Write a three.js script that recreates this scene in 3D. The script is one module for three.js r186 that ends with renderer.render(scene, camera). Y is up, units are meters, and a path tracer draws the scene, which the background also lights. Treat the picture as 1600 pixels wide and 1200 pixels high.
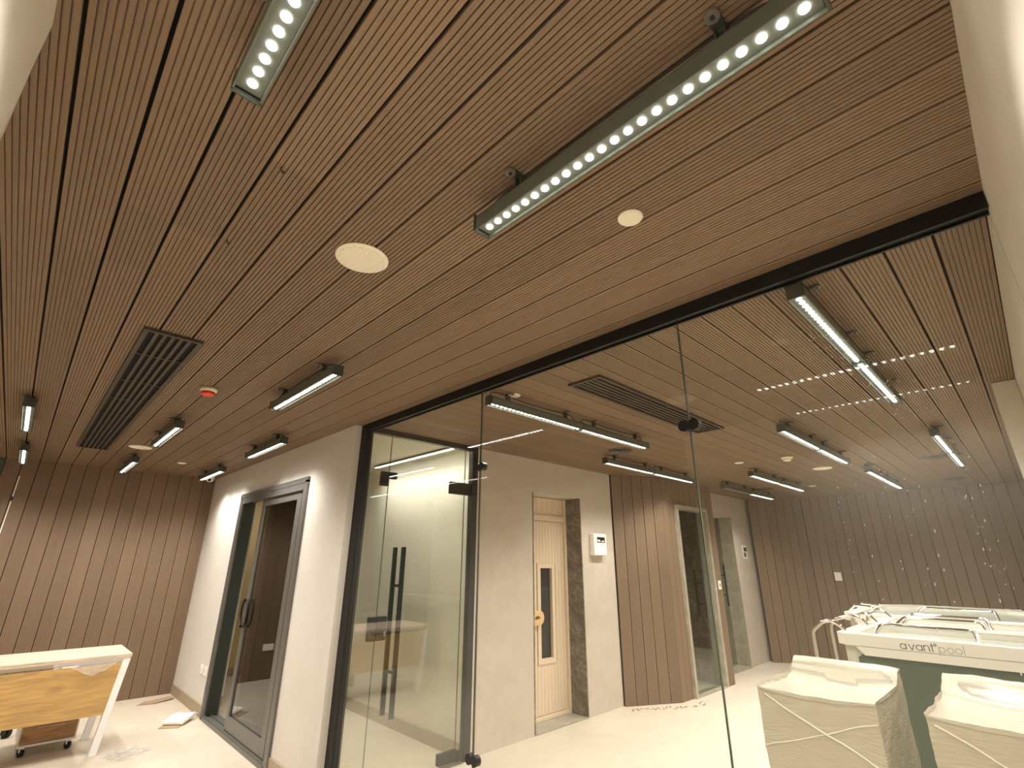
import * as THREE from 'three';
import { mergeGeometries, mergeVertices } from 'three/addons/utils/BufferGeometryUtils.js';
import { RoundedBoxGeometry } from 'three/addons/geometries/RoundedBoxGeometry.js';
import { RectAreaLightUniformsLib } from 'three/addons/lights/RectAreaLightUniformsLib.js';
import { createNoise2D, createNoise3D } from 'simplex-noise';

// ------------------------------------------------------------------ camera, light level
const renderer = new THREE.WebGLRenderer({ antialias: true });
renderer.toneMapping = THREE.LinearToneMapping;
renderer.toneMappingExposure = 1.03;
renderer.shadowMap.enabled = true;
RectAreaLightUniformsLib.init();
const scene = new THREE.Scene();
scene.background = new THREE.Color(0x000000);
const camera = new THREE.PerspectiveCamera(76.53, 4 / 3, 0.05, 60);
{
  const yaw = THREE.MathUtils.degToRad(44.04), pit = THREE.MathUtils.degToRad(20.03), rol = THREE.MathUtils.degToRad(0.215);
  const F = new THREE.Vector3(Math.sin(yaw) * Math.cos(pit), Math.sin(pit), -Math.cos(yaw) * Math.cos(pit));
  const R0 = new THREE.Vector3(Math.cos(yaw), 0, Math.sin(yaw)), U0 = new THREE.Vector3().crossVectors(R0, F);
  const R = R0.clone().multiplyScalar(Math.cos(rol)).addScaledVector(U0, Math.sin(rol));
  const U = U0.clone().multiplyScalar(Math.cos(rol)).addScaledVector(R0, -Math.sin(rol));
  const m = new THREE.Matrix4().makeBasis(R, U, F.clone().negate());
  camera.position.set(0, 1.55, 0);
  camera.quaternion.setFromRotationMatrix(m);
}
const LED_COLOR = new THREE.Color().setRGB(1.0, 0.96, 0.90);
const SPOT_CD = 2.5;           // per spot, three spots in each one-metre module
const SPOT_ANGLE = 1.2, SPOT_SOFT = 0.6;

// ------------------------------------------------------------------ helpers
let seed = 7;
const rnd = () => { seed = (seed * 1664525 + 1013904223) >>> 0; return seed / 4294967296; };
const noise2 = createNoise2D(rnd), noise3 = createNoise3D(rnd);
const used = {};
function numbered(n) { if (!(n in used)) { used[n] = 0; return n; } used[n]++; return n + '_' + String(used[n]).padStart(3, '0'); }
function uvm(g) {                                  // uv in metres from the dominant axis of each face
  if (g.index) g = g.toNonIndexed();
  const p = g.attributes.position, uv = new Float32Array(p.count * 2);
  const a = new THREE.Vector3(), b = new THREE.Vector3(), c = new THREE.Vector3(), n = new THREE.Vector3();
  for (let i = 0; i < p.count; i += 3) {
    a.fromBufferAttribute(p, i); b.fromBufferAttribute(p, i + 1); c.fromBufferAttribute(p, i + 2);
    n.copy(b).sub(a).cross(c.clone().sub(a));
    const ax = Math.abs(n.x), ay = Math.abs(n.y), az = Math.abs(n.z);
    for (let k = 0; k < 3; k++) {
      const x = p.getX(i + k), y = p.getY(i + k), z = p.getZ(i + k);
      const [u, v] = ay >= ax && ay >= az ? [x, z] : ax >= az ? [z, y] : [x, y];
      uv[(i + k) * 2] = u; uv[(i + k) * 2 + 1] = v;
    }
  }
  g.setAttribute('uv', new THREE.BufferAttribute(uv, 2));
  return g;
}
function box(x0, x1, y0, y1, z0, z1, r = 0) {      // box between limits
  const w = Math.abs(x1 - x0), h = Math.abs(y1 - y0), d = Math.abs(z1 - z0);
  const g = r > 0 ? new RoundedBoxGeometry(w, h, d, 2, Math.min(r, w / 2.01, h / 2.01, d / 2.01)) : new THREE.BoxGeometry(w, h, d);
  g.translate((x0 + x1) / 2, (y0 + y1) / 2, (z0 + z1) / 2);
  return g;
}
function cyl(r, y0, y1, seg = 32, r2 = r) { const g = new THREE.CylinderGeometry(r2, r, y1 - y0, seg); g.translate(0, (y0 + y1) / 2, 0); return g; }
function tube(pts, r, seg = 40, rs = 8, closed = false) {
  const c = new THREE.CatmullRomCurve3(pts.map(q => new THREE.Vector3(...q)), closed, 'catmullrom', 0.25);
  return new THREE.TubeGeometry(c, seg, r, rs, closed);
}
function rod(a, b, r, seg = 12) {
  const A = new THREE.Vector3(...a), B = new THREE.Vector3(...b), d = B.clone().sub(A);
  const g = new THREE.CylinderGeometry(r, r, d.length(), seg);
  g.applyQuaternion(new THREE.Quaternion().setFromUnitVectors(new THREE.Vector3(0, 1, 0), d.clone().normalize()));
  g.translate((A.x + B.x) / 2, (A.y + B.y) / 2, (A.z + B.z) / 2);
  return g;
}
function bar(a, b, w, d, up = [0, 1, 0]) {         // square bar between two points
  const A = new THREE.Vector3(...a), B = new THREE.Vector3(...b), z = B.clone().sub(A), L = z.length();
  z.normalize(); const x = new THREE.Vector3(...up).cross(z).normalize(), y = new THREE.Vector3().crossVectors(z, x);
  const g = new THREE.BoxGeometry(w, d, L);
  g.applyMatrix4(new THREE.Matrix4().makeBasis(x, y, z)); g.translate((A.x + B.x) / 2, (A.y + B.y) / 2, (A.z + B.z) / 2);
  return g;
}
const strip = g => { if (g.index) g = g.toNonIndexed(); for (const k of Object.keys(g.attributes)) if (!['position', 'normal', 'uv'].includes(k)) g.deleteAttribute(k); return g; };
function merge(gs) { return Array.isArray(gs) ? (gs.length === 1 ? gs[0] : mergeGeometries(gs.map(strip))) : gs; }
function mesh(name, geo, mat, parent) {
  const m = new THREE.Mesh(uvm(merge(geo)), mat); m.name = name; m.castShadow = m.receiveShadow = true; parent.add(m); return m;
}
function raw(name, geo, mat, parent) { const m = new THREE.Mesh(geo, mat); m.name = name; m.castShadow = m.receiveShadow = true; parent.add(m); return m; }
function thing(name, label, category, pos = [0, 0, 0], turn = 0, extra = {}) {
  const o = new THREE.Group(); o.name = numbered(name); o.position.set(...pos); o.rotation.y = turn;
  o.userData = { label, category, ...extra }; scene.add(o); return o;
}
const STRUCT = { kind: 'structure' };

// ------------------------------------------------------------------ textures
function tex(w, h, fn, srgb = true, rx = 1, ry = 1) {
  const d = new Uint8Array(w * h * 4);
  for (let j = 0; j < h; j++) for (let i = 0; i < w; i++) {
    const c = fn(i / w, j / h), o = (j * w + i) * 4;
    for (let k = 0; k < 3; k++) d[o + k] = Math.max(0, Math.min(255, Math.round(c[k] * 255)));
    d[o + 3] = 255;
  }
  const t = new THREE.DataTexture(d, w, h, THREE.RGBAFormat);
  t.magFilter = THREE.LinearFilter; t.minFilter = THREE.LinearMipmapLinearFilter; t.generateMipmaps = true;
  t.wrapS = t.wrapT = THREE.RepeatWrapping; t.repeat.set(rx, ry);
  if (srgb) t.colorSpace = THREE.SRGBColorSpace;
  t.needsUpdate = true; return t;
}
// tileable noise: blend of four corners
function tn(u, v, fx, fy, o = 0) {
  const n = (a, b) => noise2(a * fx + o, b * fy + o * 1.7);
  const su = u * u * (3 - 2 * u), sv = v * v * (3 - 2 * v);
  return (n(u, v) * (1 - su) + n(u - 1, v) * su) * (1 - sv) + (n(u, v - 1) * (1 - su) + n(u - 1, v - 1) * su) * sv;
}
const grey = v => [v, v, v];
// composite board: fine streaks along v, a coarse drift of tone
const tBoard = tex(256, 1024, (u, v) => {
  const s = 0.88 + 0.035 * tn(u, v, 60, 7, 3) + 0.03 * tn(u, v, 150, 22, 9) + 0.025 * tn(u, v, 8, 2.5, 21) + 0.025 * (rnd() - 0.5);
  return [s, s * (1 + 0.01 * tn(u, v, 20, 4, 40)), s];
}, true, 1 / 0.31, 1 / 1.27);
const tPlaster = tex(512, 512, (u, v) => grey(0.93 + 0.012 * tn(u, v, 4, 4, 5) + 0.01 * tn(u, v, 17, 17, 8) + 0.012 * (rnd() - 0.5)), true, 0.5, 0.5);
const tConcrete = tex(512, 512, (u, v) => {
  const b = tn(u, v, 3, 5, 31), c = tn(u, v, 11, 8, 33), f = tn(u, v, 40, 60, 35);
  const s = 0.86 + 0.022 * b + 0.018 * c + 0.014 * f + 0.016 * (rnd() - 0.5);
  return [s, s * (0.985 + 0.006 * c), s * (0.96 + 0.01 * b)];
}, true, 0.62, 0.62);
const tFloor = tex(512, 512, (u, v) => {
  const s = 0.9 + 0.02 * tn(u, v, 3, 3, 51) + 0.02 * tn(u, v, 9, 13, 53) + 0.014 * tn(u, v, 40, 36, 55) + 0.014 * (rnd() - 0.5);
  return [s, s * 0.985, s * 0.96];
}, true, 0.45, 0.45);
const tMarble = tex(512, 512, (u, v) => {
  const w = tn(u, v, 3, 3, 61), a = tn(u, v, 9, 6, 63), t = Math.abs(tn(u, v, 5 , 7, 65) + 0.45 * a);
  const vein = Math.pow(1 - Math.min(1, t * 2.6), 4);
  const s = 0.62 + 0.12 * w + 0.1 * a + 0.07 * tn(u, v, 40, 40, 68) + 0.3 * vein;
  return [s, s * 0.97, s * 0.9];
}, true, 1.3, 1.3);
const tStone = tex(512, 512, (u, v) => {
  const s = 0.8 + 0.05 * tn(u, v, 3, 3, 161) + 0.04 * tn(u, v, 9, 7, 163) + 0.05 * tn(u, v, 34, 34, 168) + 0.06 * Math.pow(1 - Math.min(1, Math.abs(tn(u, v, 5, 6, 165)) * 4), 3);
  return [s, s * 0.98, s * 0.93];
}, true, 1.3, 1.3);
const tOak = tex(512, 512, (u, v) => {
  const y = v + 0.025 * tn(u, v, 2.5, 2, 71), g1 = tn(u, y, 3, 26, 73), g2 = tn(u, y, 9, 110, 75), k = tn(u, v, 3, 4, 77);
  const knot = Math.pow(Math.max(0, k - 0.45), 1.2) * 0.4;
  const s = 0.88 + 0.09 * g1 + 0.06 * g2 + 0.04 * k - knot * 1.5 + 0.02 * (rnd() - 0.5);
  return [s, s * (0.97 - 0.02 * g1 - knot * 0.3), s * (0.92 - 0.04 * g1 - knot * 0.5)];
}, true, 0.8, 1.1);
const tPine = tex(256, 512, (u, v) => {
  const g1 = tn(u, v, 30, 3, 81), g2 = tn(u, v, 90, 8, 83);
  const s = 0.92 + 0.03 * g1 + 0.025 * g2; return [s, s * (0.985 - 0.01 * g1), s * (0.95 - 0.02 * g1)];
}, true, 2.2, 0.7);
// stretch film: long fine wrinkles (relief only)
const tFilmBump = tex(512, 512, (u, v) => {
  const y = v + 0.05 * tn(u, v, 2, 2, 91);
  const a = Math.abs(tn(u, y, 3, 22, 93)), b = Math.abs(tn(u, y, 7, 60, 95)), c = tn(u, v, 6, 6, 97);
  return grey(0.5 + 0.28 * (1 - a * 2) + 0.16 * (0.5 - b) + 0.1 * c);
}, false, 1.6, 1.6);
const tFilmCol = tex(512, 512, (u, v) => {
  const y = v + 0.05 * tn(u, v, 2, 2, 91), a = Math.abs(tn(u, y, 4, 30, 101)), m = tn(u, v, 5, 7, 103);
  const s = 0.93 + 0.04 * (0.5 - a) - 0.06 * Math.max(0, m - 0.35) + 0.012 * (rnd() - 0.5);
  return [s, s * 0.99, s * 0.955];
}, true, 1.6, 1.6);

// ------------------------------------------------------------------ materials
const std = (hex, rough = 0.6, metal = 0, o = {}) => new THREE.MeshStandardMaterial({ color: hex, roughness: rough, metalness: metal, ...o });
const phys = (o) => new THREE.MeshPhysicalMaterial(o);
const lin = (r, g, b) => new THREE.Color().setRGB(r, g, b);
const M = {};
M.boards = [];                                      // one cladding everywhere, small differences from board to board
for (let i = 0; i < 6; i++) {
  const t = tBoard.clone(); t.offset.set(i * 0.37, i * 0.29); t.needsUpdate = true;
  const k = [1, 0.93, 1.06, 0.97, 1.03, 0.9][i];
  M.boards.push(new THREE.MeshStandardMaterial({ color: lin(0.305 * k, 0.2 * k, 0.12 * k), map: t, roughness: 0.62 }));
}
M.void = std(0x0b0b0b, 0.95);
M.wallWhite = std(0xe6dfd3, 0.75, 0, { map: tPlaster });
M.wallCream = std(0xefe7d8, 0.8, 0, { map: tPlaster });
M.wallYellow = std(0xc9b27e, 0.85);
M.teal = std(0x4c5a55, 0.5);
M.concrete = std(0xe0d5c8, 0.82, 0, { map: tConcrete, bumpMap: tConcrete, bumpScale: 0.0015 });
M.floor = std(0xe4d9c8, 0.55, 0, { map: tFloor });
M.marble = std(0xa1978a, 0.35, 0, { map: tMarble });
M.marblePale = std(0xcac4b6, 0.4, 0, { map: tStone });
M.base = std(0xb9a78d, 0.5, 0, { map: tFloor });
M.black = std(0x0c0c0a, 0.5);
M.blackMetal = std(0x1a1a18, 0.38, 0.5);
M.alu = std(0x77746e, 0.42, 0.5);
M.aluDark = std(0x30352f, 0.45, 0.5);
M.lamp = std(0x6a6f63, 0.45, 0.35);
M.lampEnd = std(0x4a4f45, 0.5, 0.35);
M.washer = std(0x9d9c92, 0.35, 0.7);
M.cable = std(0x2b2b26, 0.7);
M.led = new THREE.MeshStandardMaterial({ color: 0xffffff, emissive: lin(1.0, 0.97, 0.92), emissiveIntensity: 25, roughness: 0.4 });
M.ledOff = std(0xcfd2cc, 0.3);
M.ledPlate = std(0x5d6156, 0.4, 0.1);
M.vent = std(0x4a4338, 0.5, 0.3);
M.whitePlastic = std(0xf3eee2, 0.45);
M.creamDisc = std(0xefe6cf, 0.6);
M.red = std(0xf0492c, 0.45);
M.greyDisc = std(0x5f574a, 0.6);
M.chrome = std(0xe6e4de, 0.08, 1);
M.steelWhite = std(0xf2f0ec, 0.4);
M.oak = std(0xd9b375, 0.5, 0, { map: tOak });
M.oakTop = std(0xe9d7c4, 0.45, 0, { map: tOak });
M.walnut = std(0xbd9468, 0.5, 0, { map: tOak });
M.pine = std(0xf0dcc4, 0.55, 0, { map: tPine });
M.pineHandle = std(0xeccb95, 0.5, 0, { map: tPine });
M.darkGlass = phys({ color: 0x0a0908, roughness: 0.06, specularIntensity: 1 });
M.rubber = std(0x1c1c1c, 0.7);
M.glass = phys({ color: lin(0.972, 0.98, 0.966), transmission: 1, thickness: 0, roughness: 0, ior: 1.5 });
M.glassDoor = phys({ color: lin(0.945, 0.962, 0.915), transmission: 1, thickness: 0, roughness: 0, ior: 1.5 });
M.glassTint = phys({ color: lin(0.45, 0.45, 0.42), transmission: 1, thickness: 0, roughness: 0, ior: 1.52 });
M.glassGrey = phys({ color: lin(0.86, 0.89, 0.85), transmission: 1, thickness: 0, roughness: 0, ior: 1.52 });
M.glassEdge = std(0x3f4a3c, 0.3);
M.speck = std(0xe9e4d4, 0.7);
M.film = phys({ color: 0xcdc6b6, map: tFilmCol, bumpMap: tFilmBump, bumpScale: 0.0028, roughness: 0.42, clearcoat: 0.55, clearcoatRoughness: 0.18 });
M.filmFold = phys({ color: 0xe6dfcf, roughness: 0.3, clearcoat: 0.5, clearcoatRoughness: 0.2 });
M.filmClear = phys({ color: lin(0.93, 0.93, 0.91), transmission: 0.75, thickness: 0, roughness: 0.22, ior: 1.45 });
M.acrylic = phys({ color: 0xe2ddd0, roughness: 0.25, clearcoat: 0.4, clearcoatRoughness: 0.1 });
M.basin = phys({ color: 0x979a8e, roughness: 0.3, clearcoat: 0.3, clearcoatRoughness: 0.15 });
M.tubGreen = std(0x4d5a4b, 0.45);
M.tubPale = std(0xc7c7b2, 0.45);
M.inkDark = std(0x4a4a48, 0.6);
M.inkPale = std(0xa5a29a, 0.6);
M.paper = std(0xf4f0e8, 0.7);
M.card = std(0xa98f70, 0.85);
M.screen = std(0x241c18, 0.25);

// ------------------------------------------------------------------ grooved boards
const PITCH = 0.1425, YC = 2.635;                  // board pitch, height of the ceiling's visible face
const boardCache = {};
function boardGeo(width, len, grooves = 8) {       // face towards -y at y = 0, across x, along z, ribbed
  const key = width.toFixed(3) + '|' + len.toFixed(3);
  if (boardCache[key]) return boardCache[key];
  const T = 0.018, gw = 0.0034, gd = 0.0062, n = Math.max(1, Math.round(grooves * width / 0.1365)), h = width / 2, pts = [];
  pts.push([-h, T], [-h, 0.0012], [-h + 0.0012, 0]);
  for (let i = 1; i <= n; i++) {
    const c = -h + width * i / (n + 1);
    pts.push([c - gw / 2, 0], [c - gw / 2 + 0.0004, gd], [c + gw / 2 - 0.0004, gd], [c + gw / 2, 0]);
  }
  pts.push([h - 0.0012, 0], [h, 0.0012], [h, T]);
  const pos = [], z0 = -len / 2, z1 = len / 2;
  const quad = (a, b, c, d) => pos.push(...a, ...b, ...c, ...a, ...c, ...d);
  for (let i = 0; i < pts.length - 1; i++) {
    const [x0, y0] = pts[i], [x1, y1] = pts[i + 1];
    quad([x0, y0, z0], [x1, y1, z0], [x1, y1, z1], [x0, y0, z1]);
  }
  quad([h, T, z0], [-h, T, z0], [-h, T, z1], [h, T, z1]);
  quad([-h, 0.0064, z1], [h, 0.0064, z1], [h, T, z1], [-h, T, z1]);
  quad([h, 0.0064, z0], [-h, 0.0064, z0], [-h, T, z0], [h, T, z0]);
  const g = new THREE.BufferGeometry();
  g.setAttribute('position', new THREE.Float32BufferAttribute(pos, 3));
  g.computeVertexNormals();
  return boardCache[key] = uvm(g);
}
function addBoard(parent, m4, width, len) {
  const b = raw('board', boardGeo(width, len), M.boards[Math.floor(rnd() * 6)], parent);
  b.applyMatrix4(m4); return b;
}
// upright boards from p0 to p1 (seen with the room on the side of normal n)
function plankRun(parent, p0, p1, n, y0, y1, gap = 0.010, first = 0) {
  const P0 = new THREE.Vector2(...p0), P1 = new THREE.Vector2(...p1), L = P0.distanceTo(P1), dir = P1.clone().sub(P0).divideScalar(L);
  const cuts = [0]; if (first > 0) cuts.push(first);
  const rest = L - first, cnt = Math.max(1, Math.round(rest / PITCH));
  for (let i = 1; i <= cnt; i++) cuts.push(first + rest * i / cnt);
  const Y = new THREE.Vector3(-n[0], 0, -n[1]).normalize(), Z = new THREE.Vector3(0, 1, 0), X = new THREE.Vector3().crossVectors(Y, Z);
  for (let i = 0; i < cuts.length - 1; i++) {
    const c = (cuts[i] + cuts[i + 1]) / 2, w = cuts[i + 1] - cuts[i] - gap;
    const q = P0.clone().addScaledVector(dir, c);
    const m = new THREE.Matrix4().makeBasis(X, Y, Z).setPosition(q.x, (y0 + y1) / 2, q.y);
    addBoard(parent, m, w, y1 - y0);
  }
}
function wallSlab(parent, p0, p1, n, y0, y1, thick, mat, back = 0, name = 'backing') {   // slab behind the line p0-p1
  const a = new THREE.Vector2(...p0), b = new THREE.Vector2(...p1), N = new THREE.Vector2(...n).normalize();
  const f0 = a.clone().addScaledVector(N, -back), f1 = b.clone().addScaledVector(N, -back), g0 = f0.clone().addScaledVector(N, -thick), g1 = f1.clone().addScaledVector(N, -thick);
  const s = new THREE.Shape([f0, f1, g1, g0].map(v => new THREE.Vector2(v.x, -v.y)));
  const g = new THREE.ExtrudeGeometry(s, { depth: y1 - y0, bevelEnabled: false });
  g.rotateX(-Math.PI / 2); g.translate(0, y0, 0);
  return mesh(name, g, mat, parent);
}

// ------------------------------------------------------------------ the setting
const XP = 1.917, ZD = -3.76, XB = 9.95, ZF = -7.95, ZN = 0.143;
{ // floor
  const f = thing('floor', 'pale beige screed floor running through both rooms', 'floor', [0, 0, 0], 0, STRUCT);
  mesh('floor_slab', box(-1.9, 10.5, -0.12, 0, -9.2, 0.4), M.floor, f);
}
{ // ceiling over the first room: boards run along z
  const c = thing('ceiling', 'ribbed brown board ceiling of the room in front of the glass, boards running to the plank wall', 'ceiling', [0, 0, 0], 0, STRUCT);
  mesh('slab', box(-1.9, 1.89, YC + 0.0185, YC + 0.2, -8.1, 0.4), M.void, c);
  const e0 = -0.0235;
  for (let k = -12; k < 14; k++) {
    let xa = e0 + k * PITCH, xb = xa + PITCH; if (xb > 1.888) xb = 1.893;
    if (xb - xa < 0.02) continue;
    const xm = (xa + xb) / 2, cuts = [];
    if (xm > -0.02 && xm < 0.54) cuts.push(-1.27);
    if (xm > -0.02 && xm < 0.5) cuts.push(-1.8);
    if (xm > -0.17 && xm < 0.26) cuts.push(-2.23);
    if (xm > 0.33 && xm < 0.69) cuts.push(-2.55);
    if (xm > 0.97 && xm < 1.12) cuts.push(-2.2);
    if (xm > 1.67) cuts.push(-2.55);
    cuts.push(-4.3 - ((k + 12) * 0.77) % 2.1);
    cuts.sort((a, b) => b - a);
    let s = ZN;
    for (const z of [...cuts, ZF]) {
      const m = new THREE.Matrix4().makeTranslation(xm, YC, (s + z) / 2);
      addBoard(c, m, xb - xa - 0.009, Math.round((s - z - 0.0012) * 1000) / 1000);
      s = z;
    }
  }
  for (const [x, z] of [[0.3, -1.29], [0.29, -1.78]]) {
    const g = new THREE.TorusGeometry(0.009, 0.002, 6, 14, Math.PI); g.rotateX(Math.PI); g.rotateY(0.8); g.translate(x, YC + 0.001, z);
    raw('hook', uvm(g), M.cable, c);
  }
}
{ // ceiling over the treatment room: boards run along x
  const c = thing('ceiling', 'ribbed brown board ceiling seen beyond the glass partition', 'ceiling', [0, 0, 0], 0, STRUCT);
  mesh('slab', [box(1.945, 10.4, YC + 0.0185, YC + 0.2, ZD + 0.0, 0.4), box(5.3, 10.4, YC + 0.0185, YC + 0.2, -3.95, ZD)], M.void, c);
  for (let k = 0; k < 28; k++) {
    const zb = k === 0 ? ZN : -(k - 1) * 0.1418, za = -k * 0.1418, zm = (za + zb) / 2, x0 = zm < -3.76 ? 5.4 : 1.945;
    let s = x0; const cuts = [];
    let q = 2.6 + (k * 0.93) % 2.4; while (q < XB - 0.5) { cuts.push(q); q += 2.9; }
    for (const x of [...cuts, XB + 0.1]) {
      const m = new THREE.Matrix4().makeRotationY(Math.PI / 2).setPosition((s + x) / 2, YC, zm);
      if (x > s + 0.05) addBoard(c, m, zb - za - 0.009, Math.round((x - s - 0.0012) * 1000) / 1000);
      s = x;
    }
  }
}
{ // far plank wall of the first room
  const w = thing('wall_far', 'brown plank wall at the far end behind the desk', 'wall', [0, 0, 0], 0, STRUCT);
  plankRun(w, [1.83, ZF], [-0.31, ZF], [0, 1], 0, YC + 0.001, 0.007);
  wallSlab(w, [-0.31, ZF], [1.83, ZF], [0, 1], 0, YC + 0.018, 0.12, M.void, 0.0185);
  mesh('painted_panel', box(-1.9, -0.312, 0, YC, ZF - 0.12, ZF - 0.02), M.teal, w);
  mesh('joint_strip', [box(-0.158, -0.148, 0, 2.17, ZF + 0.0005, ZF + 0.004), box(-0.158, -0.148, 2.22, 2.45, ZF + 0.0005, ZF + 0.004)], M.whitePlastic, w);
  mesh('strip_clip', box(-0.160, -0.146, 2.17, 2.22, ZF + 0.0005, ZF + 0.006), M.black, w);
}
{ // white wall with the sliding door opening
  const w = thing('wall_white', 'smooth white wall around the grey sliding door', 'wall', [0, 0, 0], 0, STRUCT);
  mesh('wall_surface', [box(1.83, 1.97, 0, YC, ZF - 0.1, -6.5), box(1.83, 1.97, 0, YC, -4.62, -3.79), box(1.83, 1.97, 2.26, YC, -6.5, -4.62)], M.wallWhite, w);
}
{ const b = thing('baseboard_white', 'beige skirting tile along the white wall', 'baseboard', [0, 0, 0], 0, STRUCT);
  mesh('skirting', box(1.818, 1.83, 0, 0.11, ZF + 0.001, -6.5, 0.003), M.base, b);
  mesh('skirting', box(1.818, 1.83, 0, 0.11, -4.62, -3.79, 0.003), M.base, b); }
{ // wall beside and behind the camera
  const w = thing('wall_near', 'cream wall at the upper right where the glass partition ends', 'wall', [0, 0, 0], 0, STRUCT);
  mesh('wall_surface', box(-1.9, 10.4, 0, 2.8, ZN, ZN + 0.2), M.wallCream, w);
  const p = thing('wall_pier', 'cream pier standing out from the wall beside the tubs', 'wall', [0, 0, 0], 0, STRUCT);
  mesh('pier', box(4.24, 5.1, 0, YC - 0.001, 0.03, ZN - 0.001, 0.003), M.wallCream, p);
}
{ // cream wall at upper left, its end turned away
  const w = thing('wall_left', 'cream wall corner at the upper left edge', 'wall', [0, 0, 0], 0, STRUCT);
  const s = new THREE.Shape([[-1.9, ZN - 0.001], [-0.2, ZN - 0.001], [-0.207, -1.12], [-0.212, -1.21], [-0.24, -1.37], [-0.298, -1.73], [-0.36, -2.05], [-1.9, -2.05]].map(q => new THREE.Vector2(q[0], -q[1])));
  const g = new THREE.ExtrudeGeometry(s, { depth: YC - 0.001, bevelEnabled: false }); g.rotateX(-Math.PI / 2);
  mesh('wall_surface', g, M.wallCream, w);
  const o = thing('wall_side', 'cream side wall of the desk room outside the view', 'wall', [0, 0, 0], 0, STRUCT);
  mesh('wall_surface', box(-1.9, -1.78, 0, 2.8, -8.1, -2.05), M.wallCream, o);
}
// ---- treatment room walls
{ const w = thing('wall_sauna', 'grey beige plaster wall around the sauna door recess', 'wall', [0, 0, 0], 0, STRUCT);
  mesh('plaster', [box(3.14, 3.95, 0, YC, -4.1, ZD), box(4.79, 5.43, 0, YC, -4.1, ZD), box(3.95, 4.79, 2.27, YC, -4.1, ZD)], M.concrete, w);
  mesh('stone_reveal', box(4.772, 4.789, 0.012, 2.27, -4.09, ZD + 0.002), M.marble, w);
  mesh('stone_reveal', box(3.951, 3.968, 0.012, 2.27, -4.09, ZD + 0.002), M.marble, w);
  mesh('threshold', box(3.95, 4.79, 0.0005, 0.012, -4.06, ZD + 0.005), M.marblePale, w); }
const PL = { a: [5.43, -3.735], b: [6.06, -3.37], c: [7.45, -3.33] };
{ // boarded wall with the first glass door
  const w = thing('wall_boarded', 'brown plank wall around the shower room glass door', 'wall', [0, 0, 0], 0, STRUCT);
  const nd = [-(PL.b[1] - PL.a[1]), PL.b[0] - PL.a[0]].map(v => v); // towards the room
  const n1 = [nd[0], nd[1]], zl = x => PL.b[1] + (PL.c[1] - PL.b[1]) * (x - PL.b[0]) / (PL.c[0] - PL.b[0]);
  const n2 = [-(PL.c[1] - PL.b[1]), PL.c[0] - PL.b[0]];
  plankRun(w, PL.a, PL.b, n1, 0, YC);
  wallSlab(w, PL.a, PL.b, n1, 0, YC + 0.018, 0.08, M.void, 0.0185);
  const x0 = 6.33, x1 = 7.25, P = x => [x, zl(x)];
  plankRun(w, PL.b, P(x0), n2, 0, YC); plankRun(w, P(x0), P(x1), n2, 2.29, YC); plankRun(w, P(x1), PL.c, n2, 0, YC);
  wallSlab(w, PL.b, P(x0), n2, 0, YC + 0.018, 0.1, M.void, 0.0185); wallSlab(w, P(x0), P(x1), n2, 2.29, YC + 0.018, 0.1, M.void, 0.0185); wallSlab(w, P(x1), PL.c, n2, 0, YC + 0.018, 0.1, M.void, 0.0185);
  plankRun(w, [7.45, -3.33], [7.45, -3.62], [1, 0], 0, YC);
}
{ const w = thing('wall_plaster', 'pale plaster wall around the second glass door', 'wall', [0, 0, 0], 0, STRUCT);
  mesh('plaster', [box(7.35, 8.0, 0, YC, -3.92, -3.62), box(8.77, 9.66, 0, YC, -3.92, -3.62), box(8.0, 8.77, 2.28, YC, -3.92, -3.62)], M.concrete, w);
  mesh('stone_reveal', box(8.752, 8.769, 0.001, 2.28, -3.91, -3.618), M.marblePale, w);
  mesh('threshold', box(8.0, 8.77, 0.0005, 0.012, -3.9, -3.6), M.marblePale, w); }
{ const w = thing('wall_corner', 'angled brown plank wall in the far corner of the treatment room', 'wall', [0, 0, 0], 0, STRUCT);
  const a = [9.43, -3.545], b = [XB, -2.82], n = [-(b[1] - a[1]), b[0] - a[0]];
  plankRun(w, a, b, n, 0, YC); wallSlab(w, [9.47, -3.495], b, n, 0, YC + 0.018, 0.1, M.void, 0.0185); }
{ const w = thing('wall_back', 'dark brown plank wall behind the tubs', 'wall', [0, 0, 0], 0, STRUCT);
  plankRun(w, [XB, -2.82], [XB, ZN], [-1, 0], 0, YC);
  wallSlab(w, [XB, -3.95], [XB, 0.3], [-1, 0], 0, YC + 0.15, 0.12, M.void, 0.0185); }
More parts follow.
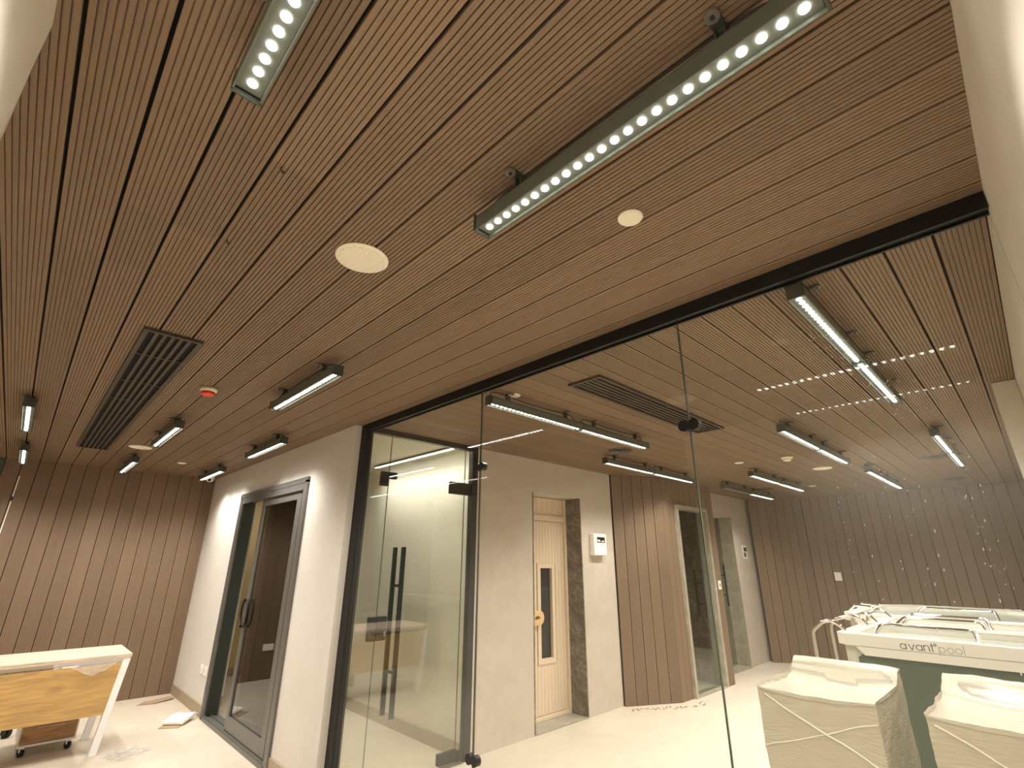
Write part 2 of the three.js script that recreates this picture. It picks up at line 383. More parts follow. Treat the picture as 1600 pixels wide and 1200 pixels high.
// ---- rooms behind: corridor, sauna, showers
{ const w = thing('wall_corridor', 'pale corridor walls and ceiling behind the glass entrance door', 'wall', [0, 0, 0], 0, STRUCT);
  mesh('wall_surface', box(3.1, 3.139, 0, 2.72, -6.2, -3.79), M.wallCream, w);
  mesh('wall_surface', box(3.139, 5.4, 0, 2.72, -4.3, -4.11), M.wallCream, w);
  mesh('corridor_ceiling', box(1.97, 3.139, 2.64, 2.82, -6.2, -3.72), M.wallCream, w);
  mesh('skirting', box(3.088, 3.1, 0, 0.11, -6.2, -3.79), M.base, w);
  mesh('pier', box(1.972, 2.125, 0.09, 2.72, -7.1, -6.95), M.wallWhite, w);
  mesh('pier_skirting', box(1.972, 2.13, 0, 0.09, -7.1, -6.945), M.base, w);
  mesh('end_wall', box(1.972, 2.85, 0.1, 2.72, -8.6, -8.5), M.wallYellow, w);
  mesh('end_skirting', box(1.972, 2.85, 0, 0.1, -8.6, -8.49), M.base, w);
  mesh('room_wall', [box(2.85, 4.6, 0, 2.72, -9.1, -9.0), box(4.5, 4.6, 0, 2.72, -9.0, -6.2), box(3.1, 4.6, 0, 2.72, -6.3, -6.2), box(1.97, 4.6, 2.72, 2.82, -9.1, -6.2), box(1.86, 1.97, 0, 2.72, -9.1, -8.06)], M.wallCream, w);  }
{ const w = thing('wall_shower', 'dim shower room seen through the glass doors', 'wall', [0, 0, 0], 0, STRUCT);
  mesh('stone_wall', [box(6.1, 6.2, 0, 2.7, -5.3, -3.5), box(6.1, 9.4, 0, 2.7, -5.4, -5.3), box(6.1, 9.4, 2.6, 2.7, -5.4, -3.93), box(9.3, 9.4, 0, 2.7, -5.3, -3.93), box(6.2, 7.34, 2.6, 2.7, -3.93, -3.5)], M.marble, w);
  mesh('stone_panel', box(7.3, 7.33, 0.001, 2.6, -5.29, -3.5), M.marble, w);
  mesh('stone_panel', box(7.9, 9.29, 0.001, 2.6, -5.29, -5.2), M.marblePale, w); }

// ------------------------------------------------------------------ glass partition
{ const p = thing('glass_partition', 'clear frameless glass partition under a black ceiling rail', 'partition', [XP, 0, 0]);
  const zs = [ZN - 0.003, -0.905, -2.255, -3.70];
  for (let i = 0; i < 3; i++) {
    const pane = mesh('pane', box(-0.005, 0.005, 0.012, 2.59, zs[i + 1] + 0.002, zs[i] - 0.002), M.glass, p);
    if (i === 0) { // dried splashes on the first pane
      const gs = [];
      const add = (z, y, ry, rz) => { const g = new THREE.SphereGeometry(1, 6, 4); g.scale(0.0005, ry, rz); g.translate(0.0056, y, z); gs.push(g); };
      for (let k = 0; k < 150; k++) { const t = rnd(), y = 2.4 - 0.42 * t, z = -0.41 + 0.24 * t + (rnd() - 0.5) * 0.1; const r = 0.0006 + rnd() * 0.0011; add(z, y, r * (1 + rnd()), r); }
      for (let c = 0; c < 11; c++) { const z0 = -0.45 + rnd() * 0.42, y0 = 1.95 - rnd() * 0.25; for (let k = 0; k < 9; k++) { const y = y0 - rnd() * 0.5, r = 0.0006 + rnd() * 0.0013; add(z0 + (rnd() - 0.5) * 0.012, y, r * (1 + 2 * rnd()), r); } }
      const s = mesh('splash_specks', gs, M.speck, pane); s.userData.kind = 'stuff';
    }
  }
  mesh('top_rail', [box(-0.028, 0.028, 2.585, YC + 0.01, -3.72, ZN - 0.002), box(-0.028, -0.018, 2.575, 2.585, -3.72, ZN - 0.002), box(0.018, 0.028, 2.575, 2.585, -3.72, ZN - 0.002)], M.black, p);
  mesh('post', box(-0.03, 0.035, 0, YC, -3.79, -3.70), M.black, p);
  mesh('floor_channel', box(-0.012, 0.012, 0.0005, 0.012, -3.69, ZN - 0.002), M.black, p);
  for (const z of [-0.905, -2.255]) {
    mesh('glass_joint', box(-0.0055, 0.0055, 0.012, 2.59, z - 0.0018, z + 0.0018), M.glassEdge, p);
    for (const y of [2.09, 0.61]) {
      const parts = [];
      for (const dz of [-0.022, 0.022]) { const g = new THREE.CylinderGeometry(0.024, 0.024, 0.03, 28); g.rotateZ(Math.PI / 2); g.translate(0, y, z + dz); parts.push(g); }
      parts.push(box(-0.014, 0.014, y - 0.012, y + 0.012, z - 0.022, z + 0.022));
      mesh('joint_fitting', parts, M.black, p);
    }
  }
}
// ------------------------------------------------------------------ glass entrance door (in line with the sauna wall)
{ const d = thing('door_1', 'glass entrance door with long black bar handles in a black frame', 'door', [0, 0, ZD], 0, STRUCT);
  mesh('frame_header', box(1.955, 3.14, 2.588, 2.636, -0.03, 0.03), M.black, d);
  mesh('frame_post', box(3.07, 3.138, 0, 2.588, -0.03, 0.03), M.black, d);
  const G = (n, a, b, c, e) => mesh(n, box(a, b, c, e, -0.005, 0.005), M.glassDoor, d);
  G('side_pane', 1.957, 2.165, 0.01, 2.587); G('side_pane', 3.0, 3.069, 0.01, 2.587); G('transom_pane', 2.169, 2.996, 2.215, 2.587);
  const leaf = G('door_leaf', 2.171, 2.994, 0.012, 2.207);
  for (const x of [2.167, 2.998]) mesh('glass_edge', box(x - 0.0015, x + 0.0015, 0.012, 2.587, -0.0055, 0.0055), M.glassEdge, d);
  for (const s of [-1, 1]) {
    mesh('bar_handle', box(2.31, 2.345, 0.44, 1.66, s * 0.065 - 0.012, s * 0.065 + 0.012, 0.003), M.blackMetal, leaf);
  }
  for (const y of [0.74, 1.36]) { const g = new THREE.CylinderGeometry(0.011, 0.011, 0.15, 16); g.rotateX(Math.PI / 2); g.translate(2.327, y, 0); mesh('handle_spacer', g, M.blackMetal, leaf); }
  const lock = mesh('lock_box', box(2.165, 2.25, 0.97, 1.14, -0.022, 0.022, 0.004), M.black, leaf);
  mesh('keyhole', box(2.232, 2.24, 1.0, 1.035, 0.022, 0.024), M.chrome, lock);
  mesh('lock_keep', box(2.1, 2.163, 0.97, 1.14, -0.022, 0.022, 0.004), M.black, d);
  mesh('patch_fitting', [box(2.09, 2.165, 2.15, 2.27, -0.016, 0.016, 0.003), box(2.165, 2.24, 2.215, 2.27, -0.016, 0.016, 0.003)], M.black, d);
  mesh('patch_fitting', box(2.82, 3.07, 2.15, 2.262, -0.018, 0.018, 0.003), M.black, d);
  mesh('bottom_hinge', box(2.82, 3.0, 0.02, 0.1, -0.018, 0.018, 0.003), M.blackMetal, leaf);
  mesh('bottom_clamp', box(3.002, 3.069, 0.012, 0.085, -0.018, 0.018, 0.003), M.blackMetal, d);
  mesh('floor_spring_cover', box(2.86, 3.05, 0.0005, 0.006, -0.05, 0.05), M.washer, d);
}
// ------------------------------------------------------------------ sliding door in the white wall
{ const d = thing('door_2', 'dark grey aluminium sliding glass door in the white wall', 'door', [1.83, 0, 0], 0, STRUCT);
  const z0 = -6.5, z1 = -4.62, H = 2.26;
  mesh('frame_jamb', [box(-0.018, 0.13, 0, H, z0, z0 + 0.06), box(-0.022, 0.0, 0, H, z0 - 0.03, z0 + 0.02)], M.alu, d);
  mesh('frame_jamb', [box(-0.018, 0.13, 0, H, z1 - 0.06, z1), box(-0.022, 0.0, 0, H, z1 - 0.02, z1 + 0.03)], M.alu, d);
  mesh('frame_head', [box(-0.018, 0.13, H - 0.06, H, z0 + 0.06, z1 - 0.06), box(-0.022, 0.0, H - 0.02, H + 0.03, z0 - 0.03, z1 + 0.03), box(-0.02, -0.012, H - 0.085, H - 0.06, z0 + 0.06, z1 - 0.06)], M.alu, d);
  mesh('frame_sill', [box(-0.022, 0.13, 0.0005, 0.035, z0 + 0.06, z1 - 0.06), box(-0.012, -0.004, 0.035, 0.05, z0 + 0.06, z1 - 0.06), box(0.048, 0.056, 0.035, 0.05, z0 + 0.06, z1 - 0.06)], M.alu, d);
  for (const z of [z0 + 0.075, z1 - 0.075]) if (z < -6) mesh('track_channel', box(0.0, 0.11, 0.036, H - 0.061, z - 0.012, z + 0.012), M.aluDark, d);
  const leafAt = (x, za, zb) => {
    const l = new THREE.Group(); l.name = 'door_leaf'; l.position.set(x, 0, 0); d.add(l);
    mesh('stile', box(-0.018, 0.018, 0.04, H - 0.065, za, za + 0.075, 0.003), M.alu, l);
    mesh('stile', box(-0.018, 0.018, 0.04, H - 0.065, zb - 0.1, zb, 0.003), M.alu, l);
    mesh('rail', box(-0.018, 0.018, 0.04, 0.17, za + 0.075, zb - 0.1, 0.003), M.alu, l);
    mesh('rail', box(-0.018, 0.018, H - 0.16, H - 0.065, za + 0.075, zb - 0.1, 0.003), M.alu, l);
    mesh('pane', box(-0.004, 0.004, 0.17, H - 0.16, za + 0.075, zb - 0.1), M.glassTint, l);
    return l;
  };
  const f = leafAt(0.02, -5.8, -4.745);
  leafAt(0.075, -5.72, -4.755);
  mesh('rubber_seal', box(0.03, 0.12, 0.036, H - 0.061, -4.744, -4.681), M.black, d);
  const g = new THREE.TorusGeometry(0.1, 0.011, 10, 32, Math.PI); // half-ring pull
  for (const s of [-1, 1]) { const q = g.clone(); q.rotateZ(s * Math.PI / 2); q.rotateY(Math.PI / 2); q.scale(1, 1.2, 0.6); q.translate(-0.03, 1.05, -5.755 + s * 0.03); mesh('pull_handle', q, M.black, f); }
}
// ------------------------------------------------------------------ sauna door
{ const d = thing('door_3', 'pale slatted timber sauna door with a narrow dark window', 'door', [0, 0, -4.02], 0, STRUCT);
  mesh('jamb', box(4.74, 4.771, 0.013, 2.265, -0.03, 0.045, 0.003), M.pine, d);
  mesh('jamb', box(3.969, 4.0, 0.013, 2.265, -0.03, 0.045, 0.003), M.pine, d);
  mesh('transom_rail', box(4.0, 4.74, 2.0, 2.065, -0.03, 0.035, 0.003), M.pine, d);
  mesh('sill', box(4.0, 4.74, 0.013, 0.05, -0.03, 0.035, 0.003), M.pine, d);
  for (let i = 0; i < 8; i++) { const a = 4.0 + i * 0.0925; mesh('transom_slat', box(a + 0.0015, a + 0.091, 2.066, 2.265, -0.01, 0.012, 0.003), M.pine, d); }
  mesh('backing', box(4.0, 4.74, 0.05, 2.265, -0.04, -0.02), M.pine, d);
  const leaf = new THREE.Group(); leaf.name = 'door_leaf'; d.add(leaf);
  const wx0 = 4.27, wx1 = 4.56, wy0 = 0.52, wy1 = 1.53;
  for (let i = 0; i < 14; i++) {
    const a = 4.003 + i * 0.0525, b = a + 0.051;
    const rows = (b > wx0 + 0.01 && a < wx1 - 0.01) ? [[0.055, wy0], [wy1, 1.995]] : [[0.055, 1.995]];
    for (const [y0, y1] of rows) mesh('slat', box(a + 0.0008, b, y0, y1, -0.008, 0.016, 0.003), M.pine, leaf);
  }
  mesh('window_frame', [box(wx0, wx0 + 0.05, wy0, wy1, -0.012, 0.026), box(wx1 - 0.05, wx1, wy0, wy1, -0.012, 0.026), box(wx0 + 0.05, wx1 - 0.05, wy0, wy0 + 0.05, -0.012, 0.026), box(wx0 + 0.05, wx1 - 0.05, wy1 - 0.05, wy1, -0.012, 0.026)], M.pine, leaf);
  mesh('window_pane', box(wx0 + 0.05, wx1 - 0.05, wy0 + 0.05, wy1 - 0.05, -0.015, -0.008), M.darkGlass, leaf);
  const hs = new THREE.Shape(); hs.moveTo(-0.09, -0.07); hs.lineTo(0.03, -0.07); hs.absarc(0.03, 0, 0.07, -Math.PI / 2, Math.PI / 2); hs.lineTo(-0.09, 0.07); hs.closePath();
  const hh = new THREE.Path(); hh.absellipse(0.0, 0, 0.045, 0.022, 0, Math.PI * 2); hs.holes.push(hh);
  const hg = new THREE.ExtrudeGeometry(hs, { depth: 0.035, bevelEnabled: true, bevelSize: 0.004, bevelThickness: 0.004, bevelSegments: 2 }); hg.translate(4.21, 0.98, 0.04);
  mesh('handle', [strip(hg), strip(box(4.13, 4.16, 0.93, 1.03, 0.016, 0.045))], M.pineHandle, leaf);
}
// ------------------------------------------------------------------ shower room glass doors
function barHandles(parent, x, z, y0, y1, gap = 0.055) {
  for (const s of [-1, 1]) mesh('bar_handle', rod([x, y0, z + s * gap], [x, y1, z + s * gap], 0.014, 14), M.blackMetal, parent);
  for (const y of [y0 + 0.17, y1 - 0.17]) mesh('handle_spacer', rod([x, y, z - gap], [x, y, z + gap], 0.009, 12), M.blackMetal, parent);
}
{ const d = thing('door_4', 'glass shower door with black handle set in the plank wall', 'door', [0, 0, -3.355], 0, STRUCT);
  mesh('frame', [box(6.33, 6.385, 0, 2.29, -0.12, 0.03), box(7.195, 7.25, 0, 2.29, -0.12, 0.03), box(6.385, 7.195, 2.24, 2.29, -0.12, 0.03)], M.marblePale, d);
  mesh('threshold', box(6.385, 7.195, 0.0005, 0.012, -0.12, 0.03), M.marblePale, d);
  const l = mesh('door_leaf', box(6.389, 7.191, 0.014, 2.236, -0.055, -0.045), M.glassGrey, d);
  barHandles(l, 6.9, -0.05, 0.85, 1.45);
}
{ const d = thing('door_5', 'glass door with black bar handles in the plaster recess', 'door', [0, 0, -3.84], 0, STRUCT);
  const l = mesh('door_leaf', box(8.004, 8.748, 0.014, 2.275, -0.005, 0.005), M.glassGrey, d);
  barHandles(l, 8.56, 0, 0.88, 1.52, 0.075);
}

// ------------------------------------------------------------------ linear lamps
const LEDS = 24, LP = 0.0388, LW = 0.062;
function uProfile(len) {
  const w = LW / 2, s = new THREE.Shape([[-w, -0.112], [-w, -0.066], [-w + 0.008, -0.052], [w - 0.008, -0.052], [w, -0.066], [w, -0.112], [w - 0.004, -0.112], [w - 0.004, -0.1], [-w + 0.004, -0.1], [-w + 0.004, -0.112]].map(q => new THREE.Vector2(...q)));
  const g = new THREE.ExtrudeGeometry(s, { depth: len, bevelEnabled: false }); g.translate(0, 0, -len / 2); return g;
}
const ledGeo = (() => { const g = new THREE.SphereGeometry(0.0105, 12, 8); g.scale(1, 0.45, 1); return g; })();
function lampModule(parent, zc, on, single, cd = SPOT_CD, cone = SPOT_ANGLE) {
  const L = 0.965;
  const h = mesh('housing', (() => { const g = uProfile(L - 0.012); g.translate(0, 0, zc); return g; })(), M.lamp, parent);
  mesh('led_board', box(-LW / 2 + 0.0045, LW / 2 - 0.0045, -0.1005, -0.1025, zc - L / 2 + 0.008, zc + L / 2 - 0.008), M.ledPlate, h);
  for (const s of [-1, 1]) mesh('end_cap', [box(-LW / 2 - 0.001, LW / 2 + 0.001, -0.113, -0.05, zc + s * L / 2 - 0.006, zc + s * L / 2 + 0.001, 0.002), rod([0.018, -0.075, zc + s * L / 2], [0.018, -0.075, zc + s * (L / 2 + 0.003)], 0.004, 8), rod([-0.018, -0.075, zc + s * L / 2], [-0.018, -0.075, zc + s * (L / 2 + 0.003)], 0.004, 8)].map(strip), M.lampEnd, parent);
  const spots = []; for (let i = 0; i < LEDS; i++) spots.push(zc + (i - (LEDS - 1) / 2) * LP);
  if (single) for (const z of spots) { const l = raw('led_lens', ledGeo, on ? M.led : M.ledOff, parent); l.position.set(0, -0.104, z); }
  else { const r = raw('led_row', mergeGeometries(spots.map(z => { const g = ledGeo.clone(); g.translate(0, -0.104, z); return g; })), on ? M.led : M.ledOff, parent); r.userData.kind = 'stuff'; }
  for (const z of [zc - 0.31, zc + 0.30]) {        // bracket, washer on the ceiling
    mesh('bracket', [box(-0.012, 0.012, -0.053, -0.004, z - 0.012, z - 0.008), box(-0.045, 0.014, -0.004, -0.0005, z - 0.014, z + 0.014), box(-0.012, 0.012, -0.053, -0.004, z + 0.008, z + 0.012)], M.lampEnd, parent);
    const k = cyl(0.016, -0.012, -0.004, 24); k.translate(-0.042, 0, z); const w = mesh('washer', k, M.washer, parent);
    const q = cyl(0.005, -0.015, -0.012, 12); q.translate(-0.042, 0, z); mesh('screw', q, M.cable, w);
  }
  mesh('cable', tube([[0.01, -0.05, zc - L / 2 + 0.03], [0.012, -0.02, zc - L / 2 + 0.02], [0.008, -0.008, zc - L / 2 + 0.1], [-0.012, -0.03, zc - 0.15], [-0.01, -0.026, zc + 0.1], [0.006, -0.01, zc + L / 2 - 0.12], [0.01, -0.05, zc + L / 2 - 0.03]], 0.0035, 36, 6), M.cable, parent);
  if (on) for (const o of [-0.32, 0, 0.32]) {
    const s = new THREE.SpotLight(LED_COLOR, cd, 0, cone, SPOT_SOFT, 2);
    s.position.set(0, -0.122, zc + o); s.target.position.set(0, -2, zc + o); s.castShadow = true; s.shadow.radius = 1.5; s.shadow.mapSize.set(256, 256);
    s.name = 'lamp_beam'; s.target.name = 'beam_aim'; parent.add(s, s.target);
  }
}
const GL = 'linear lamps of the first room', GR = 'two-piece linear lamps beyond the glass';
const left = [
  [0.13, -0.51, 'linear LED lamp cut by the top edge of the photo, nearest on the left', true],
  [0.825, -0.51, 'long linear LED lamp overhead with single bright lenses visible, beside small round disc', true],
  [1.06, -2.98, 'linear LED lamp beyond the large round speaker, above the white wall'],
  [0.70, -4.95, 'linear LED lamp between the red smoke detector and the cream ceiling disc'],
  [0.70, -6.95, 'small far linear LED lamp past the cream ceiling disc near the plank wall'],
  [1.49, -4.92, 'linear LED lamp directly above the sliding door'],
  [1.53, -6.91, 'far linear LED lamp hiding the dome camera'],
  [-0.16, -5.02, 'nearer of the two linear LED lamps at the left edge'],
  [-0.155, -6.98, 'farther of the two linear LED lamps at the left edge']];
for (const [x, z, label, single] of left) { const t = thing('linear_lamp', label, 'lamp', [x, YC, z], 0, { group: GL }); lampModule(t, 0, true, !!single, SPOT_CD, x > 0.8 && single ? 0.98 : SPOT_ANGLE); }   // the long one overhead has tighter lenses
const right = [
  [2.93, -0.43, 'two-piece linear LED lamp nearest behind the glass at upper right'],
  [2.99, -2.31, 'two-piece linear LED lamp beside the right-hand ceiling vent'],
  [5.22, -2.98, 'two-piece linear LED lamp in front of the plank wall with the shower door'],
  [5.11, -1.21, 'two-piece linear LED lamp past the round white ceiling detector beyond the glass'],
  [7.12, -2.22, 'two-piece linear LED lamp beside the half-dark lamp at the far corner'],
  [7.87, -2.90, 'two-piece linear LED lamp with its nearer half unlit', true],
  [7.75, -1.17, 'two-piece linear LED lamp farthest toward the back plank wall'],
  [6.14, -0.38, 'two-piece linear LED lamp at the far right near the cream pier']];
for (const [x, z, label, half] of right) {
  const t = thing('linear_lamp', label, 'lamp', [x, YC, z], Math.PI / 2, { group: GR });
  lampModule(t, -0.485, !half, false, SPOT_CD * 0.88); lampModule(t, 0.485, true, false, SPOT_CD * 0.88);   // local -z lies towards -x
}
{ // corridor cove light
  const t = thing('cove_lamp', 'slim LED line at the ceiling of the corridor behind the glass door', 'lamp', [2.93, 2.62, -4.62]);
  mesh('channel', box(-0.02, 0.02, -0.005, 0.0195, -0.8, 0.8), M.lamp, t);
  raw('led_tape', uvm(box(-0.014, 0.014, -0.0085, -0.0055, -0.79, 0.79)), M.led, t);
  for (const o of [-0.72, -0.54, -0.36, -0.18, 0, 0.18, 0.36, 0.54, 0.72]) {
    const r = new THREE.SpotLight(LED_COLOR, 0.75, 0, 1.2, 0.8, 2); r.position.set(-0.02, -0.02, o); r.target.position.set(-0.02, -2, o);
    r.castShadow = true; r.shadow.radius = 1.5; r.shadow.mapSize.set(256, 256); r.name = 'lamp_beam'; r.target.name = 'beam_aim'; t.add(r, r.target);
  }
}

{ // lamp at the dim end of the corridor, hidden above the sliding door
  const t = thing('cove_lamp', 'short LED line at the dim end of the corridor beyond the sliding door', 'lamp', [2.45, 2.7, -7.8], Math.PI / 2);
  mesh('channel', box(-0.02, 0.02, -0.005, 0.0195, -0.25, 0.25), M.lamp, t);
  raw('led_tape', uvm(box(-0.014, 0.014, -0.0085, -0.0055, -0.24, 0.24)), M.led, t);
  const r = new THREE.SpotLight(LED_COLOR, 1.6, 0, 1.3, 0.6, 2); r.position.set(0, -0.02, 0); r.target.position.set(0, -2, 0);
  r.castShadow = true; r.shadow.radius = 1.5; r.name = 'lamp_beam'; r.target.name = 'beam_aim'; t.add(r, r.target);
}

// ------------------------------------------------------------------ ceiling fittings
function disc(name, label, cat, x, z, r, mat, extra) {
  const t = thing(name, label, cat, [x, YC, z], 0, extra);
  const prof = [[0, -0.009], [r * 0.8, -0.009], [r * 0.93, -0.007], [r, -0.003], [r, -0.0005], [0, -0.0005]].map(q => new THREE.Vector2(...q));
  mesh('cover', new THREE.LatheGeometry(prof.reverse(), 48), mat, t);
  return t;
}
{ const t = disc('ceiling_speaker', 'large round cream ceiling speaker near the long overhead lamp', 'speaker', 0.687, -1.535, 0.098, M.creamDisc);
  const gs = []; for (let i = -10; i <= 10; i++) { const x = i * 0.0082, h = Math.sqrt(0.084 ** 2 - x * x) || 0; gs.push(box(x - 0.0012, x + 0.0012, -0.0105, -0.0088, -h, h)); }
  mesh('grille_ribs', gs, M.whitePlastic, t); }
disc('ceiling_disc', 'small round cream ceiling disc right of the long overhead lamp', 'disc', 1.215, -0.69, 0.042, M.creamDisc);
disc('ceiling_speaker', 'cream ceiling disc partly hidden by a lamp near the left vent', 'speaker', 0.68, -6.16, 0.1, M.creamDisc);
disc('ceiling_disc', 'small far cream ceiling disc above the plank wall of the desk room', 'disc', 1.185, -6.85, 0.045, M.creamDisc);
disc('ceiling_disc', 'small round cream disc behind the glass beside the black rail', 'disc', 2.235, -2.29, 0.045, M.creamDisc);
disc('ceiling_disc', 'tiny cream ceiling disc left of the white detector beyond the glass', 'disc', 5.79, -2.2, 0.05, M.creamDisc);
disc('ceiling_disc', 'tiny cream ceiling disc nearest the far corner beyond the glass', 'disc', 8.39, -2.17, 0.05, M.creamDisc);
disc('ceiling_speaker', 'round cream ceiling speaker between two lamps beyond the glass', 'speaker', 6.86, -1.63, 0.105, M.creamDisc);
for (const [x, z, l] of [[4.26, -2.795, 'round dark air diffuser above the wall controller'], [6.95, -0.57, 'round dark air diffuser beside the far right lamp'], [9.0, -0.61, 'round dark air diffuser at the top of the back plank wall'], [8.25, -2.81, 'round dark air diffuser beside the half-dark lamp']]) {
  const t = thing('air_diffuser', l, 'diffuser', [x, YC, z]);
  mesh('rim', new THREE.LatheGeometry([[0.105, -0.0005], [0.13, -0.0005], [0.13, -0.006], [0.118, -0.012], [0.105, -0.006], [0.105, -0.0005]].map(q => new THREE.Vector2(...q)), 40), M.greyDisc, t);
  for (const r of [0.035, 0.07]) mesh('cone_ring', new THREE.LatheGeometry([[r, -0.002], [r + 0.022, -0.008], [r + 0.02, -0.01], [r, -0.004]].map(q => new THREE.Vector2(...q)), 36), M.greyDisc, t);
  mesh('back', cyl(0.106, -0.0018, -0.0006, 36), M.void, t);
}
{ const t = thing('smoke_detector', 'white smoke detector with a red cap on the ceiling', 'detector', [0.68, YC, -3.62]);
  mesh('base', new THREE.LatheGeometry([[0, -0.03], [0.042, -0.03], [0.05, -0.022], [0.052, -0.0005], [0, -0.0005]].map(q => new THREE.Vector2(...q)), 40), M.creamDisc, t);
  mesh('dust_cap', new THREE.LatheGeometry([[0, -0.052], [0.032, -0.052], [0.038, -0.047], [0.042, -0.0305], [0, -0.0305]].map(q => new THREE.Vector2(...q)), 40), M.red, t); }
{ const t = thing('smoke_detector', 'plain white ceiling detector beyond the glass', 'detector', [5.79, YC, -1.69]);
  mesh('base', new THREE.LatheGeometry([[0, -0.03], [0.05, -0.03], [0.058, -0.022], [0.06, -0.0005], [0, -0.0005]].map(q => new THREE.Vector2(...q)), 40), M.creamDisc, t);
  mesh('chamber', new THREE.LatheGeometry([[0, -0.05], [0.035, -0.05], [0.042, -0.0305], [0, -0.0305]].map(q => new THREE.Vector2(...q)), 32), M.creamDisc, t); }
{ const t = thing('dome_camera', 'small white dome camera in the corner above the white wall', 'camera', [1.7, YC, -7.7]);
  mesh('base', cyl(0.055, -0.03, -0.0005, 32), M.whitePlastic, t);
  const g = new THREE.SphereGeometry(0.05, 28, 14, 0, Math.PI * 2, Math.PI / 2, Math.PI / 2); g.translate(0, -0.03, 0); mesh('dome', g, M.whitePlastic, t);
  const e = new THREE.SphereGeometry(0.02, 16, 12); e.translate(-0.012, -0.055, 0.034); mesh('lens', e, M.darkGlass, t); }
function vent(label, x0, x1, z0, z1, alongX, slots, ribs) {
  const t = thing('air_vent', label, 'vent', [(x0 + x1) / 2, YC, (z0 + z1) / 2]);
  const W = alongX ? z1 - z0 : x1 - x0, L = alongX ? x1 - x0 : z1 - z0, f = 0.022, D = -0.016;
  const B = (a0, a1, b0, b1, y0, y1) => alongX ? box(b0, b1, y0, y1, a0, a1) : box(a0, a1, y0, y1, b0, b1);
  mesh('frame', [B(-W / 2, -W / 2 + f, -L / 2, L / 2, D, -0.0005), B(W / 2 - f, W / 2, -L / 2, L / 2, D, -0.0005), B(-W / 2 + f, W / 2 - f, -L / 2, -L / 2 + f, D, -0.0005), B(-W / 2 + f, W / 2 - f, L / 2 - f, L / 2, D, -0.0005)], M.vent, t);
  mesh('duct_back', B(-W / 2 + f, W / 2 - f, -L / 2 + f, L / 2 - f, -0.002, -0.0006), M.void, t);
  const inner = W - 2 * f, step = inner / slots, sw = step * 0.46;
  for (let i = 1; i < slots; i++) { const c = -inner / 2 + i * step; mesh('slat', B(c - sw / 2, c + sw / 2, -L / 2 + f, L / 2 - f, D + 0.002, -0.003), M.vent, t); }
  for (const r of ribs) { const b = r * L - L / 2; mesh('cross_rib', B(-inner / 2, inner / 2, b - 0.006, b + 0.006, D + 0.004, -0.003), M.vent, t); }
}
vent('long dark slotted ceiling vent in the desk room', 0.2, 0.457, -6.5, -2.81, false, 6, [0.46, 0.6, 0.735, 0.89]);
vent('dark slotted ceiling vent seen behind the glass', 2.33, 4.1, -1.885, -1.635, true, 6, [0.5]);

// ------------------------------------------------------------------ wall fittings
function plate(name, label, cat, p, n, w, h, depth = 0.01, extra) {   // n: 'x-','x+','z+'
  const t = thing(name, label, cat, p, n === 'z+' ? 0 : n === 'x-' ? -Math.PI / 2 : Math.PI / 2, extra);
  mesh('plate', box(-w / 2, w / 2, -h / 2, h / 2, 0.0005, depth, 0.003), M.whitePlastic, t); return t;
}
for (const [z, l] of [[-6.84, 'white socket plate on the white wall, nearer the plank wall'], [-6.68, 'white socket plate on the white wall, next to the sliding door']]) { const t = plate('wall_socket', l, 'socket', [1.83, 0.41, z], 'x-', 0.086, 0.086);
  mesh('insert', box(-0.026, 0.026, -0.026, 0.026, 0.01, 0.0125, 0.002), M.whitePlastic, t); for (const s of [-1, 1]) mesh('pin_hole', box(s * 0.01 - 0.0025, s * 0.01 + 0.0025, -0.006, 0.006, 0.0124, 0.0129), M.cable, t); }
{ const t = plate('wall_socket', 'white double socket low on the far plank wall, mirrored in the sliding door', 'socket', [0.78, 0.4, ZF], 'z+', 0.146, 0.086); for (const s of [-1, 1]) mesh('insert', box(s * 0.035 - 0.022, s * 0.035 + 0.022, -0.024, 0.024, 0.01, 0.012), M.whitePlastic, t); }
{ const t = plate('wall_switch', 'white switch plate on the back plank wall left of the tubs', 'switch', [XB, 1.335, -2.47], 'x-', 0.1, 0.13); mesh('rocker', box(-0.03, 0.03, -0.035, 0.035, 0.01, 0.013, 0.002), M.whitePlastic, t); }
{ const t = plate('door_button', 'small white exit button on the plank beside the shower door', 'switch', [7.345, 1.245, -3.331], 'z+', 0.08, 0.115, 0.014); mesh('button', box(-0.012, 0.012, -0.026, 0.022, 0.014, 0.016, 0.003), M.screen, t); }
{ const t = plate('wall_box', 'unfinished switch boxes with dark openings on the pale plaster wall', 'switch', [9.15, 1.72, -3.62], 'z+', 0.2, 0.22, 0.004); mesh('opening', box(-0.03, 0.08, 0.01, 0.075, 0.004, 0.006), M.screen, t); mesh('opening', box(-0.05, 0.04, -0.08, -0.01, 0.004, 0.006), M.greyDisc, t); }
{ // sauna controller
  const t = thing('wall_controller', 'white sauna control box with small display on the plaster wall', 'controller', [5.06, 1.745, ZD]);
  mesh('body', box(-0.125, 0.125, -0.125, 0.125, 0.0005, 0.075, 0.014), M.whitePlastic, t);
  const s = mesh('display', box(-0.07, 0.085, 0.02, 0.085, 0.075, 0.0765), M.screen, t);
  const ink = std(0xf2eee4, 0.5);
  for (const [x, w, h] of [[-0.05, 0.02, 0.028], [-0.02, 0.018, 0.024], [0.015, 0.016, 0.012], [0.05, 0.034, 0.016]]) mesh('digit', box(x - w / 2, x + w / 2, 0.03, 0.03 + h, 0.0765, 0.0772), ink, s);
  mesh('badge', box(0.0, 0.03, -0.01, -0.002, 0.075, 0.0757), M.inkPale, t);
}

